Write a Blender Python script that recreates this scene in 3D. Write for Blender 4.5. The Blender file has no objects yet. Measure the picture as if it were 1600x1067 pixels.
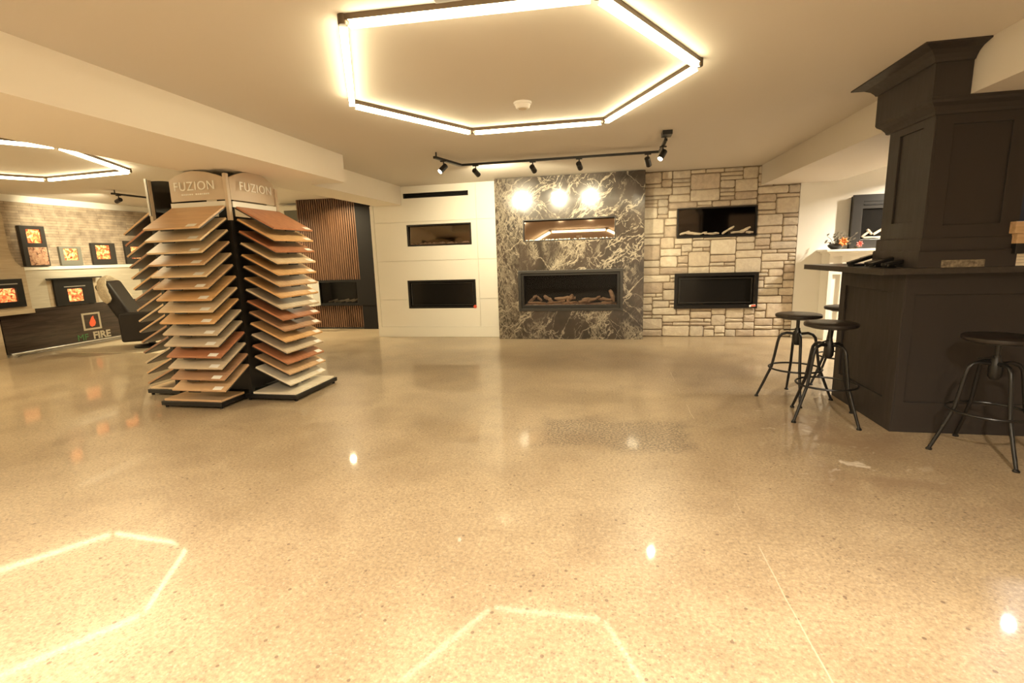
import bpy, bmesh, math, random
from mathutils import Vector, Matrix, noise
R = math.radians
C = bpy.context.scene.collection
rnd = random.Random(7)

# ------------------------------------------------------------------ camera
f_px, yaw, pitch, roll, CAM_H = 765.12, R(11.288), R(-10.070), R(-1.763), 1.30
fw = Vector((-math.sin(yaw)*math.cos(pitch), math.cos(yaw)*math.cos(pitch), math.sin(pitch)))
rt = Vector((math.cos(yaw), math.sin(yaw), 0)); up = rt.cross(fw)
r2 = rt*math.cos(roll) + up*math.sin(roll); u2 = -rt*math.sin(roll) + up*math.cos(roll)
cd = bpy.data.cameras.new('camera'); cam = bpy.data.objects.new('camera', cd); C.objects.link(cam)
cd.sensor_width = 36; cd.lens = 36*f_px/1600; cd.clip_start = .05
cam.matrix_world = Matrix(((r2.x, u2.x, -fw.x, 0), (r2.y, u2.y, -fw.y, 0), (r2.z, u2.z, -fw.z, CAM_H), (0, 0, 0, 1)))
bpy.context.scene.camera = cam

# ------------------------------------------------------------------ world, exposure, light levels
w = bpy.data.worlds.new('world'); bpy.context.scene.world = w; w.use_nodes = True
w.node_tree.nodes['Background'].inputs[0].default_value = (.02, .018, .015, 1)
vs = bpy.context.scene.view_settings
vs.view_transform = 'Standard'; vs.look = 'None'; vs.gamma = 1; vs.exposure = 1.56; vs.use_curve_mapping = False
WARM = (1.0, .84, .52)
HEX_POWER = 7.0           # radiance of the hexagon tubes
SPOT_W = 110               # track heads on the marble
DOWN_W = 50               # recessed downlights over the left room and added fill ones behind the camera

# ------------------------------------------------------------------ materials
def mat(name, col, rough=.5, metal=0, spec=.5, emit=None, estr=0, coat=0):
    m = bpy.data.materials.new(name); m.use_nodes = True
    b = m.node_tree.nodes['Principled BSDF']
    b.inputs['Base Color'].default_value = (*col, 1); b.inputs['Roughness'].default_value = rough
    b.inputs['Metallic'].default_value = metal; b.inputs['Specular IOR Level'].default_value = spec
    b.inputs['Coat Weight'].default_value = coat; b.inputs['Coat Roughness'].default_value = .08
    if emit: b.inputs['Emission Color'].default_value = (*emit, 1); b.inputs['Emission Strength'].default_value = estr
    return m
class N:
    """small node-tree helper"""
    def __init__(s, m): s.t = m.node_tree; s.b = s.t.nodes['Principled BSDF']; s.co = None
    def n(s, ty, **k):
        x = s.t.nodes.new(ty)
        for a, v in k.items():
            if a.startswith('i_'): x.inputs[a[2:].replace('_', ' ')].default_value = v
            else: setattr(x, a, v)
        return x
    def l(s, a, b): s.t.links.new(a, b)
    def coord(s, scale=(1, 1, 1)):
        if s.co is None: s.co = s.n('ShaderNodeTexCoord')
        mp = s.n('ShaderNodeMapping'); mp.inputs['Scale'].default_value = scale
        s.l(s.co.outputs['Object'], mp.inputs[0]); return mp.outputs[0]
    def noise(s, vec, sc, det=3, dist=0, rough=.55):
        x = s.n('ShaderNodeTexNoise'); x.inputs['Scale'].default_value = sc; x.inputs['Detail'].default_value = det
        x.inputs['Distortion'].default_value = dist; x.inputs['Roughness'].default_value = rough; s.l(vec, x.inputs['Vector']); return x
    def ramp(s, fac, stops):
        x = s.n('ShaderNodeValToRGB'); s.l(fac, x.inputs[0]); e = x.color_ramp.elements
        while len(e) < len(stops): e.new(.5)
        for q, (p, c) in zip(e, stops): q.position = p; q.color = (*c, 1) if len(c) == 3 else c
        return x.outputs[0]
    def mix(s, fac, a, b, mode='MIX'):
        x = s.n('ShaderNodeMix', data_type='RGBA', blend_type=mode)
        for v, i in ((fac, 0), (a, 6), (b, 7)):
            if isinstance(v, (int, float)): x.inputs[i].default_value = v
            elif isinstance(v, tuple): x.inputs[i].default_value = (*v, 1)
            else: s.l(v, x.inputs[i])
        return x.outputs[2]
    def math(s, op, a, b=0, c=0, clamp=False):
        x = s.n('ShaderNodeMath', operation=op, use_clamp=clamp)
        for v, i in ((a, 0), (b, 1), (c, 2)):
            if isinstance(v, (int, float)): x.inputs[i].default_value = v
            else: s.l(v, x.inputs[i])
        return x.outputs[0]
    def bump(s, h, st, dist=.01):
        x = s.n('ShaderNodeBump'); x.inputs['Strength'].default_value = st; x.inputs['Distance'].default_value = dist
        s.l(h, x.inputs['Height']); s.l(x.outputs[0], s.b.inputs['Normal'])
    def col(s, c): s.l(c, s.b.inputs['Base Color'])

def bw(v): return (v, v, v)
M = {}
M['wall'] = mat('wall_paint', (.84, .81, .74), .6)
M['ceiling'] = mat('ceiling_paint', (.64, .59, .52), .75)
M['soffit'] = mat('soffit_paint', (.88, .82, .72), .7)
M['panelwhite'] = mat('panel_paint', (.88, .85, .77), .38)
M['black'] = mat('black_metal', (.009, .008, .0075), .34)
M['blackgloss'] = mat('black_gloss', (.010, .009, .008), .16)
M['satin'] = mat('black_satin', (.03, .027, .024), .33)
M['inner'] = mat('firebox_black', (.012, .010, .009), .75, spec=.2)
M['bronze'] = mat('bronze_profile', (.12, .085, .055), .4, .6)
M['leather'] = mat('black_leather', (.016, .012, .010), .5, spec=.35)
M['white'] = mat('white_plastic', (.82, .80, .76), .4)
M['silver'] = mat('brushed_silver', (.62, .60, .56), .3, .9)
M['grey'] = mat('grey_panel', (.17, .17, .14), .5)
M['paperwhite'] = mat('paper', (.9, .88, .82), .6)
M['tube'] = mat('tube_diffuser', (.9, .9, .9), .5, emit=(1.0, .85, .53), estr=HEX_POWER)
M['lens'] = mat('spot_lens', (.9, .9, .9), .5, emit=(1.0, .86, .62), estr=9)
M['coollens'] = mat('cool_lens', (.9, .9, .9), .5, emit=(.93, .95, 1.0), estr=16)
M['pink'] = mat('pink_petal', (.75, .18, .15), .6)
M['orange'] = mat('orange_petal', (.85, .32, .10), .6)
M['stem'] = mat('dry_stem', (.10, .08, .05), .7)
M['red'] = mat('red_sticker', (.70, .10, .05), .5)
M['green'] = mat('green_print', (.05, .16, .05), .5)
M['lettergrey'] = mat('letter_print', (.42, .36, .26), .5)
M['flame'] = mat('flame_print', (.85, .13, .05), .5)
M['letterglow'] = mat('raised_letter', (.97, .95, .88), .3)
M['mirrorbrown'] = mat('smoked_mirror', (.46, .34, .26), .03, 1)
M['mirrordim'] = mat('smoked_mirror_dim', (.22, .18, .14), .05, 1)
M['mirrordark'] = mat('dark_mirror_glass', (.085, .075, .070), .05, 1)

def glass():
    m = bpy.data.materials.new('fireplace_glass'); m.use_nodes = True; t = m.node_tree; t.nodes.clear()
    o = t.nodes.new('ShaderNodeOutputMaterial'); mx = t.nodes.new('ShaderNodeMixShader'); g = t.nodes.new('ShaderNodeBsdfGlossy')
    tr = t.nodes.new('ShaderNodeBsdfTransparent'); fr = t.nodes.new('ShaderNodeFresnel'); fr.inputs[0].default_value = 1.22
    g.inputs['Roughness'].default_value = .03; tr.inputs[0].default_value = (.8, .8, .8, 1)
    t.links.new(fr.outputs[0], mx.inputs[0]); t.links.new(tr.outputs[0], mx.inputs[1]); t.links.new(g.outputs[0], mx.inputs[2])
    t.links.new(mx.outputs[0], o.inputs[0]); return m
M['glass'] = glass()

def dark_cabinet():
    m = mat('charcoal_cabinet_paint', (.036, .030, .027), .5, spec=.3); n = N(m)
    v = n.coord((3, 3, .6)); x = n.noise(v, 9, 4)
    n.l(n.ramp(x.outputs[0], [(.3, bw(.42)), (.7, bw(.52))]), n.b.inputs['Roughness']); n.bump(x.outputs[0], .05, .004); return m
M['cabinet'] = dark_cabinet()
def counter():
    m = mat('bar_counter', (.055, .045, .038), .30); n = N(m); x = n.noise(n.coord(), 30, 4)
    n.col(n.ramp(x.outputs[0], [(.3, (.030, .024, .02)), (.75, (.052, .042, .034))])); return m
M['counter'] = counter()

def concrete():
    m = mat('polished_concrete', (.5, .4, .3), .14); n = N(m); v = n.coord()
    big = n.noise(v, .55, 5, .6); mid = n.noise(v, 2.6, 8, .4, .68); fine = n.noise(v, 60, 4, 0, .8)
    base = n.ramp(big.outputs[0], [(.32, (.345, .280, .190)), (.5, (.435, .360, .255)), (.68, (.505, .430, .315))])
    base = n.mix(n.ramp(mid.outputs[0], [(.36, bw(.45)), (.56, bw(0))]), base, (.29, .225, .155))
    base = n.mix(n.ramp(mid.outputs[0], [(.58, bw(0)), (.72, bw(.28))]), base, (.58, .50, .385))
    base = n.mix(.55, base, n.ramp(fine.outputs[0], [(.3, (.14, .11, .08)), (.7, (.80, .72, .60))]), 'OVERLAY')
    # exposed aggregate
    vor = n.n('ShaderNodeTexVoronoi'); vor.inputs['Scale'].default_value = 95; n.l(v, vor.inputs['Vector'])
    sep = n.n('ShaderNodeSeparateColor'); n.l(vor.outputs['Color'], sep.inputs[0])
    near = n.math('LESS_THAN', vor.outputs['Distance'], .42)
    dark = n.math('MULTIPLY', near, n.math('GREATER_THAN', sep.outputs[0], .80))
    lite = n.math('MULTIPLY', near, n.math('GREATER_THAN', sep.outputs[1], .84))
    dens = n.ramp(n.noise(v, 1.1, 3).outputs[0], [(.35, bw(.35)), (.6, bw(1))])
    base = n.mix(n.math('MULTIPLY', dark, n.math('MULTIPLY', dens, .55)), base, (.15, .11, .08))
    base = n.mix(n.math('MULTIPLY', lite, .22), base, (.66, .58, .46))
    vor2 = n.n('ShaderNodeTexVoronoi'); vor2.inputs['Scale'].default_value = 24; n.l(v, vor2.inputs['Vector'])
    s2 = n.n('ShaderNodeSeparateColor'); n.l(vor2.outputs['Color'], s2.inputs[0])
    chip = n.math('MULTIPLY', n.math('LESS_THAN', vor2.outputs['Distance'], .17), n.math('GREATER_THAN', s2.outputs[0], .86))
    base = n.mix(n.math('MULTIPLY', chip, .7), base, (.13, .085, .06))
    # masks in floor coordinates
    sx = n.n('ShaderNodeSeparateXYZ'); n.l(v, sx.inputs[0]); X, Y = sx.outputs[0], sx.outputs[1]
    wob = n.math('MULTIPLY', n.math('SUBTRACT', mid.outputs[0], .5), .45)
    def box(x0, x1, y0, y1, soft=.10):
        cx, cy = (x0+x1)/2, (y0+y1)/2
        a = n.math('SUBTRACT', (x1-x0)/2, n.math('ABSOLUTE', n.math('SUBTRACT', n.math('ADD', X, wob), cx)))
        b = n.math('SUBTRACT', (y1-y0)/2, n.math('ABSOLUTE', n.math('SUBTRACT', n.math('ADD', Y, wob), cy)))
        return n.math('DIVIDE', n.math('MINIMUM', a, b), soft, clamp=True)
    agg = n.math('MULTIPLY', box(-.52, .62, 3.12, 3.80), n.math('GREATER_THAN', n.noise(v, 62, 3, 0, .6).outputs[0], .50))
    base = n.mix(n.math('MULTIPLY', agg, .85), base, (.17, .13, .095))
    # joint line and a few pale scuffs
    line = n.math('SUBTRACT', X, n.math('ADD', n.math('MULTIPLY', n.math('SUBTRACT', n.noise(v, .8, 3).outputs[0], .5), .10), .66))
    brk = n.ramp(n.noise(v, 2.2, 2).outputs[0], [(.47, bw(0)), (.53, bw(1))])
    lm = n.math('MULTIPLY', n.math('LESS_THAN', n.math('ABSOLUTE', line), .0028), brk)
    base = n.mix(n.math('MULTIPLY', lm, .6), base, (.66, .56, .42))
    sc = n.math('MULTIPLY', box(.95, 1.9, 2.75, 4.35, .3), n.ramp(n.noise(v, 5.5, 5, 1.4).outputs[0], [(.60, bw(0)), (.66, bw(.9))]))
    base = n.mix(sc, base, (.70, .62, .50))
    stain = n.math('MULTIPLY', box(.9, 2.2, 2.4, 4.6, .5), n.ramp(n.noise(v, 2.1, 5, .8).outputs[0], [(.47, bw(0)), (.62, bw(.7))]))
    base = n.mix(stain, base, (.27, .185, .115))
    n.col(base)
    n.l(n.ramp(mid.outputs[0], [(.3, bw(.30)), (.7, bw(.40))]), n.b.inputs['Roughness'])
    n.b.inputs['Specular IOR Level'].default_value = .45; n.b.inputs['Coat Weight'].default_value = .42; n.b.inputs['Coat Roughness'].default_value = .05; n.b.inputs['Coat IOR'].default_value = 1.45
    n.bump(n.noise(v, 2.2, 2).outputs[0], .03, .01); return m
M['concrete'] = concrete()

def marble():
    m = mat('dark_veined_marble', (.05, .045, .04), .14); n = N(m); v = n.coord()
    wp = n.noise(v, 1.1, 3, 0); wp2 = n.noise(v, 6, 5)
    def warp(a, b=.10):
        s = n.n('ShaderNodeVectorMath', operation='SCALE'); n.l(wp.outputs[1], s.inputs[0]); s.inputs['Scale'].default_value = a
        s3 = n.n('ShaderNodeVectorMath', operation='SCALE'); n.l(wp2.outputs[1], s3.inputs[0]); s3.inputs['Scale'].default_value = b
        q = n.n('ShaderNodeVectorMath', operation='ADD'); n.l(v, q.inputs[0]); n.l(s.outputs[0], q.inputs[1])
        q2 = n.n('ShaderNodeVectorMath', operation='ADD'); n.l(q.outputs[0], q2.inputs[0]); n.l(s3.outputs[0], q2.inputs[1]); return q2.outputs[0]
    def vein(a, sc, wd, det, rot, st=(2.0, 1, .55), b=.10):
        m1 = n.n('ShaderNodeMapping'); m1.inputs['Rotation'].default_value = (0, rot, 0); n.l(warp(a, b), m1.inputs[0])
        m2 = n.n('ShaderNodeMapping'); m2.inputs['Scale'].default_value = st; n.l(m1.outputs[0], m2.inputs[0])
        x = n.noise(m2.outputs[0], sc, det, 0, .6)
        d = n.math('ABSOLUTE', n.math('SUBTRACT', x.outputs[0], .5))
        return n.math('SUBTRACT', 1, n.math('DIVIDE', d, wd), clamp=True)
    sx = n.n('ShaderNodeSeparateXYZ'); n.l(warp(.35), sx.inputs[0])
    left = n.ramp(n.math('MULTIPLY', n.math('ADD', sx.outputs[0], .95), -2.2), [(0, bw(0)), (.9, bw(1))])
    msk = n.ramp(n.noise(v, 1.3, 3, .6).outputs[0], [(.44, bw(.10)), (.60, bw(1))])
    msk2 = n.math('MAXIMUM', left, n.ramp(n.noise(v, 1.6, 3, .8).outputs[0], [(.53, bw(0)), (.62, bw(1))]))
    v1 = n.math('MULTIPLY', vein(.5, .95, .012, 5, -.85), .9)
    v1b = n.math('MULTIPLY', vein(.4, 1.5, .010, 6, .75), .7)
    v2 = n.math('MULTIPLY', vein(.40, 2.6, .016, 6, -.6), n.math('MULTIPLY', msk, .8))
    v3 = n.math('MULTIPLY', vein(.30, 5.5, .040, 8, .35, (2.4, 1, .6), .06), n.math('MULTIPLY', msk2, .62))
    v4 = n.math('MULTIPLY', vein(.25, 9.0, .05, 8, -.4, (2.2, 1, .6), .05), n.math('MULTIPLY', msk2, .5))
    tot = v1
    for q in (v1b, v2, v3, v4): tot = n.math('MAXIMUM', tot, q)
    base = n.ramp(n.noise(v, 2.4, 4).outputs[0], [(.35, (.027, .020, .015)), (.65, (.060, .044, .033))])
    n.col(n.mix(tot, base, (.42, .36, .27))); n.b.inputs['Coat Weight'].default_value = .2
    n.l(n.ramp(n.noise(v, 6, 3).outputs[0], [(.3, bw(.15)), (.7, bw(.22))]), n.b.inputs['Roughness']); return m
M['marble'] = marble()

def stone():
    m = mat('ashlar_stone', (.5, .45, .38), .85); n = N(m); v = n.coord()
    oi = n.n('ShaderNodeObjectInfo')
    c = n.ramp(oi.outputs['Random'], [(0, (.40, .33, .265)), (.25, (.54, .465, .375)), (.55, (.60, .53, .43)), (.8, (.50, .45, .38)), (1, (.66, .59, .49))])
    x = n.noise(v, 14, 6, .3, .65)
    c = n.mix(.35, c, n.ramp(x.outputs[0], [(.3, (.28, .23, .18)), (.7, (.78, .72, .62))]), 'OVERLAY')
    n.col(c); n.bump(n.noise(v, 26, 6, 0, .7).outputs[0], .55, .012); return m
M['stone'] = stone()
M['mortar'] = mat('mortar', (.27, .205, .14), .95)

def brickprint():
    m = mat('brick_wall_print', (.4, .35, .28), .7); n = N(m)
    mp = n.n('ShaderNodeMapping'); mp.inputs['Rotation'].default_value = (R(90), 0, R(90)); v0 = n.coord()
    cb = n.n('ShaderNodeCombineXYZ'); sx = n.n('ShaderNodeSeparateXYZ'); n.l(v0, sx.inputs[0]); n.l(sx.outputs[1], cb.inputs[0]); n.l(sx.outputs[2], cb.inputs[1])
    br = n.n('ShaderNodeTexBrick'); n.l(cb.outputs[0], br.inputs['Vector']); br.inputs['Scale'].default_value = 1
    br.inputs['Brick Width'].default_value = .34; br.inputs['Row Height'].default_value = .042; br.inputs['Mortar Size'].default_value = .003
    br.inputs['Color1'].default_value = (.42, .33, .23, 1); br.inputs['Color2'].default_value = (.22, .17, .125, 1); br.inputs['Mortar'].default_value = (.10, .075, .055, 1)
    n.col(n.mix(.4, br.outputs['Color'], n.ramp(n.noise(v0, 9, 5).outputs[0], [(.3, (.2, .15, .11)), (.7, (.6, .5, .38))]))); return m
M['brickprint'] = brickprint()

def wood(name, c1, c2, rough=.4, axis=0):
    m = mat(name, c1, rough); n = N(m)
    sc = [(1.2, 14, 14), (14, 1.2, 14), (14, 14, 1.2)][axis]; v = n.coord(sc); x = n.noise(v, 2.2, 5, .8)
    n.col(n.ramp(x.outputs[0], [(.3, c1), (.7, c2)])); return m
M['slat'] = wood('walnut_slat', (.095, .043, .022), (.165, .080, .040), .5, 2)
M['seatwood'] = wood('dark_seat_wood', (.012, .009, .008), (.024, .017, .013), .34)
M['logbark'] = wood('ceramic_log', (.17, .09, .055), (.45, .27, .16), .9)
M['driftlog'] = wood('pale_driftwood', (.30, .24, .18), (.66, .56, .43), .9)
M['blockwood'] = wood('sample_block_wood', (.45, .28, .14), (.72, .50, .29), .5)
M['printwood'] = wood('cream_stone_print', (.40, .31, .205), (.52, .42, .29), .7, 1)
M['creampanel'] = wood('pale_panel_print', (.50, .45, .35), (.60, .55, .44), .6, 1)
M['darkprint'] = wood('dark_glossy_print', (.028, .020, .016), (.062, .042, .032), .22, 1)
M['brownprint'] = wood('brown_print', (.12, .07, .045), (.18, .11, .07), .5, 1)

def fire_screen(name, s=1.0, pale=False):
    m = mat(name, (.1, .03, .02), .3); n = N(m); v = n.coord(); x = n.noise(v, 17, 5, 1.2)
    st = [(.30, (.05, .01, .01)), (.42, (.55, .09, .03)), (.52, (.95, .27, .08)), (.64, (1.0, .62, .25))] if not pale else \
         [(.34, (.07, .03, .02)), (.44, (.42, .22, .14)), (.56, (.55, .34, .22)), (.70, (.62, .42, .28))]
    c = n.ramp(x.outputs[0], st); n.col(c)
    if not pale: n.l(c, n.b.inputs['Emission Color']); n.b.inputs['Emission Strength'].default_value = s
    return m
M['fire'] = fire_screen('fire_screen', .42)
M['logprint'] = fire_screen('log_photo_print', 0, True)
M['ember'] = fire_screen('pebble_bed', 0, True)

def fleece():
    m = mat('cream_sheepskin', (.72, .60, .42), .95); n = N(m); x = n.noise(n.coord(), 60, 5, 0, .8)
    n.col(n.ramp(x.outputs[0], [(.3, (.5, .4, .26)), (.6, (.85, .74, .55))])); n.bump(x.outputs[0], 1, .02); return m
M['fleece'] = fleece()
def rugm():
    m = mat('pale_rug', (.55, .46, .33), .95); n = N(m); x = n.noise(n.coord(), 40, 5, 0, .8); n.bump(x.outputs[0], .6, .01)
    n.col(n.ramp(x.outputs[0], [(.3, (.46, .38, .26)), (.7, (.60, .51, .37))])); return m
M['rug'] = rugm()
def slabm():
    m = mat('stone_sample', (.2, .17, .12), .8); n = N(m); x = n.noise(n.coord(), 45, 6)
    n.col(n.ramp(x.outputs[0], [(.3, (.07, .055, .04)), (.7, (.30, .25, .17))])); n.bump(x.outputs[0], .7, .006); return m
M['slab'] = slabm()
M['sign'] = mat('sign_panel', (.60, .49, .36), .45)

# ------------------------------------------------------------------ mesh builder
class MB:
    def __init__(s): s.v = []; s.f = []; s.sm = []
    def add(s, vs, fs, smooth=False):
        o = len(s.v); s.v += [tuple(p) for p in vs]; s.f += [tuple(i+o for i in q) for q in fs]; s.sm += [smooth]*len(fs); return s
    def box(s, x0, x1, y0, y1, z0, z1):
        return s.add([(x0,y0,z0),(x1,y0,z0),(x1,y1,z0),(x0,y1,z0),(x0,y0,z1),(x1,y0,z1),(x1,y1,z1),(x0,y1,z1)],
                     [(0,3,2,1),(4,5,6,7),(0,1,5,4),(1,2,6,5),(2,3,7,6),(3,0,4,7)])
    def cbox(s, c, d, rot=None):
        vs = [Vector((a*d[0]/2, b*d[1]/2, e*d[2]/2)) for e in (-1,1) for a, b in ((-1,-1),(1,-1),(1,1),(-1,1))]
        if rot: vs = [rot @ q for q in vs]
        c = Vector(c)
        return s.add([q+c for q in vs], [(0,3,2,1),(4,5,6,7),(0,1,5,4),(1,2,6,5),(2,3,7,6),(3,0,4,7)])
    def prism(s, pts, axis, a, b):
        """pts 2-D polygon, extruded along axis from a to b; axis 0 -> pts are (y,z), 1 -> (x,z), 2 -> (x,y)"""
        def p3(p, t): return (t, p[0], p[1]) if axis == 0 else ((p[0], t, p[1]) if axis == 1 else (p[0], p[1], t))
        k = len(pts); vs = [p3(p, a) for p in pts]+[p3(p, b) for p in pts]
        return s.add(vs, [tuple(range(k)), tuple(range(2*k-1, k-1, -1))]+[(i, (i+1) % k, k+(i+1) % k, k+i) for i in range(k)])
    def tube(s, pts, r, n=10, closed=False, cap=True, squash=None):
        pts = [Vector(p) for p in pts]; k = len(pts); rs = r if isinstance(r, (list, tuple)) else [r]*k
        vs = []; prev = None
        for i, p in enumerate(pts):
            a = pts[(i-1) % k] if (closed or i > 0) else p; b = pts[(i+1) % k] if (closed or i < k-1) else p
            t = (b-a).normalized()
            ref = prev if prev is not None else (Vector((0,0,1)) if abs(t.z) < .9 else Vector((1,0,0)))
            u = (ref - t*ref.dot(t)).normalized(); prev = u; q = t.cross(u)
            for j in range(n):
                an = 2*math.pi*j/n; vs.append(p + (u*math.cos(an) + q*math.sin(an)*(squash or 1))*rs[i])
        fs = []
        for i in range(k if closed else k-1):
            i2 = (i+1) % k
            for j in range(n): fs.append((i*n+j, i*n+(j+1) % n, i2*n+(j+1) % n, i2*n+j))
        s.add(vs, fs, True)
        if cap and not closed:
            o = len(s.v)-len(vs); s.f += [tuple(o+j for j in range(n-1, -1, -1)), tuple(o+(k-1)*n+j for j in range(n))]; s.sm += [False, False]
        return s
    def lathe(s, prof, c=(0,0,0), n=32):
        k = len(prof); vs = []
        for (r, z) in prof:
            for j in range(n): a = 2*math.pi*j/n; vs.append((c[0]+r*math.cos(a), c[1]+r*math.sin(a), c[2]+z))
        fs = [(i*n+j, i*n+(j+1) % n, (i+1)*n+(j+1) % n, (i+1)*n+j) for i in range(k-1) for j in range(n)]
        s.add(vs, fs, True)
        o = len(s.v)-len(vs); s.f += [tuple(o+j for j in range(n-1,-1,-1)), tuple(o+(k-1)*n+j for j in range(n))]; s.sm += [False, False]
        return s
    def walls(s, x0, x1, z0, z1, y0, y1, holes):
        """a slab in the x-z plane with rectangular openings (x0,x1,z0,z1)"""
        xs = sorted({x0, x1, *[h[0] for h in holes], *[h[1] for h in holes]}); zs = sorted({z0, z1, *[h[2] for h in holes], *[h[3] for h in holes]})
        xs = [a for a in xs if x0 <= a <= x1]; zs = [a for a in zs if z0 <= a <= z1]
        V = {}
        def vid(x, y, z):
            if (x,y,z) not in V: V[(x,y,z)] = len(V)
            return V[(x,y,z)]
        solid = set()
        for i in range(len(xs)-1):
            for j in range(len(zs)-1):
                cx, cz = (xs[i]+xs[i+1])/2, (zs[j]+zs[j+1])/2
                if not any(h[0] < cx < h[1] and h[2] < cz < h[3] for h in holes): solid.add((i, j))
        fs = []
        for (i, j) in solid:
            a, b, c, d = xs[i], xs[i+1], zs[j], zs[j+1]
            fs.append((vid(a,y0,c), vid(b,y0,c), vid(b,y0,d), vid(a,y0,d))); fs.append((vid(a,y1,d), vid(b,y1,d), vid(b,y1,c), vid(a,y1,c)))
            if (i-1, j) not in solid: fs.append((vid(a,y0,c), vid(a,y0,d), vid(a,y1,d), vid(a,y1,c)))
            if (i+1, j) not in solid: fs.append((vid(b,y0,c), vid(b,y1,c), vid(b,y1,d), vid(b,y0,d)))
            if (i, j-1) not in solid: fs.append((vid(a,y0,c), vid(a,y1,c), vid(b,y1,c), vid(b,y0,c)))
            if (i, j+1) not in solid: fs.append((vid(a,y0,d), vid(b,y0,d), vid(b,y1,d), vid(a,y1,d)))
        return s.add(list(V.keys()), fs)
    def build(s, name, m, parent=None, bevel=0, seg=2, smooth=None):
        off = Vector((0,0,0))
        if parent is not None: off = worldloc(parent)
        me = bpy.data.meshes.new(name); me.from_pydata([Vector(p)-off for p in s.v], [], s.f); me.update()
        me.polygons.foreach_set('use_smooth', [True if smooth else q for q in s.sm])
        if any(s.sm) or smooth: me.set_sharp_from_angle(angle=R(40))
        me.materials.append(m if not isinstance(m, str) else M[m])
        o = bpy.data.objects.new(name, me); C.objects.link(o)
        if parent is not None: o.parent = parent
        if bevel:
            b = o.modifiers.new('bevel', 'BEVEL'); b.width = bevel; b.segments = seg; b.limit_method = 'ANGLE'
        return o
def worldloc(o):
    v = Vector(o.location)
    while o.parent: o = o.parent; v += Vector(o.location)
    return v
def thing(name, label, cat, loc=(0,0,0), group=None):
    o = bpy.data.objects.new(name, None); C.objects.link(o); o.location = loc; o.empty_display_size = .1
    return tag(o, label, cat, group)
def tag(o, label, cat, group=None):
    o['label'] = label; o['category'] = cat
    if group: o['group'] = group
    return o
def struct(o): o['kind'] = 'structure'; return o
def setup_origin(o, loc):
    """move a root mesh's origin to loc keeping its shape in place"""
    l = Vector(loc); o.data.transform(Matrix.Translation(-l)); o.location = l; return o
def copy_tree(o, parent=None):
    c = o.copy(); C.objects.link(c); c.parent = parent
    for ch in list(o.children): copy_tree(ch, c)
    return c
def text(s, size, depth, m, parent, mtx, name='lettering', bold=0, spacing=1):
    cu = bpy.data.curves.new('t', 'FONT'); cu.body = s; cu.size = size; cu.extrude = depth; cu.align_x = 'CENTER'; cu.offset = bold; cu.space_character = spacing
    to = bpy.data.objects.new('t', cu); C.objects.link(to); bpy.context.view_layer.update()
    me = bpy.data.meshes.new_from_object(to.evaluated_get(bpy.context.evaluated_depsgraph_get()))
    bpy.data.objects.remove(to); me.transform(Matrix.Translation(-worldloc(parent)) @ mtx); me.materials.clear(); me.materials.append(M[m])
    o = bpy.data.objects.new(name, me); C.objects.link(o); o.parent = parent; return o
def basis(o, x, y):
    x = Vector(x); y = Vector(y); z = x.cross(y)
    return Matrix(((x.x, y.x, z.x, o[0]), (x.y, y.y, z.y, o[1]), (x.z, y.z, z.z, o[2]), (0,0,0,1)))

# ------------------------------------------------------------------ the room shell
CE = 2.415; BK = 2.13
XL, XR, YF, YB = -8.85, 5.4, -3.4, 9.0
fl = struct(MB().box(XL, XR, YF, YB, -.1, 0).build('floor', 'concrete'))
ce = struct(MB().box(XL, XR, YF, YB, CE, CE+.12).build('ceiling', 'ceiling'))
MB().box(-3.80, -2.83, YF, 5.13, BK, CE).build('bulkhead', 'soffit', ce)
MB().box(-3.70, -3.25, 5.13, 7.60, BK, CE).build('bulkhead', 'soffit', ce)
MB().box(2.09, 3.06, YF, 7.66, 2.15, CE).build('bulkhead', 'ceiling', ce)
struct(MB().box(XL-.12, XL, YF, YB, 0, CE).build('wall_left', 'wall'))
struct(MB().box(XR, XR+.12, YF, YB, 0, CE).build('wall_right', 'wall'))
struct(MB().box(XL, XR, YF-.12, YF, 0, CE).build('wall_front', 'wall'))
struct(MB().box(XL, XR, YB, YB+.12, 0, CE).build('wall_back', 'wall'))
# white panelled wall with its three openings
FP_W_HI = (-3.19, -2.115, 1.475, 1.815); FP_W_LO = (-3.235, -2.08, .47, .93); VENT = (-3.21, -2.14, 2.225, 2.30)
wl = struct(MB().walls(-3.80, -1.675, 0, CE, 7.615, 8.1, [FP_W_HI, FP_W_LO, VENT]).build('wall_back_left', 'wall'))
MB().box(-3.80, -3.6, 8.1, YB, 0, CE).build('return_wall', 'wall', wl)
zs = [.165, .62, 1.245, 1.86, CE]; xs = [-3.74, -2.02, -1.68]
for j in range(4):
    for i in range(2):
        x0, x1, z0, z1 = xs[i]+.0025, xs[i+1]-.0025, zs[j]+.0025, zs[j+1]-.0025
        if j == 3 and i == 0:
            MB().walls(x0, x1, z0, z1, 7.60, 7.615, [VENT, (-4, -3.248, BK, 3)]).build('panel', 'panelwhite', wl, .002)
            continue
        hs = [h for h in (FP_W_HI, FP_W_LO) if i == 0]
        MB().walls(x0, x1, z0, z1, 7.60, 7.615, hs).build('panel', 'panelwhite', wl, .002)
struct(MB().box(-3.80, -1.68, 7.585, 7.615, 0, .165).build('baseboard_back', 'panelwhite', None, .004))
MB().box(-3.80, -3.7395, 7.592, 7.615, .165, BK).build('edge_board', 'panelwhite', wl, .002)
# marble slab
FP_M_HI = (-1.26, .10, 1.48, 1.80); FP_M_LO = (-1.31, .17, .475, 1.01)
mw = struct(MB().walls(-1.675, .503, 0, 2.408, 7.40, 8.1, [FP_M_HI, FP_M_LO]).build('wall_marble', 'marble'))
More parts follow.
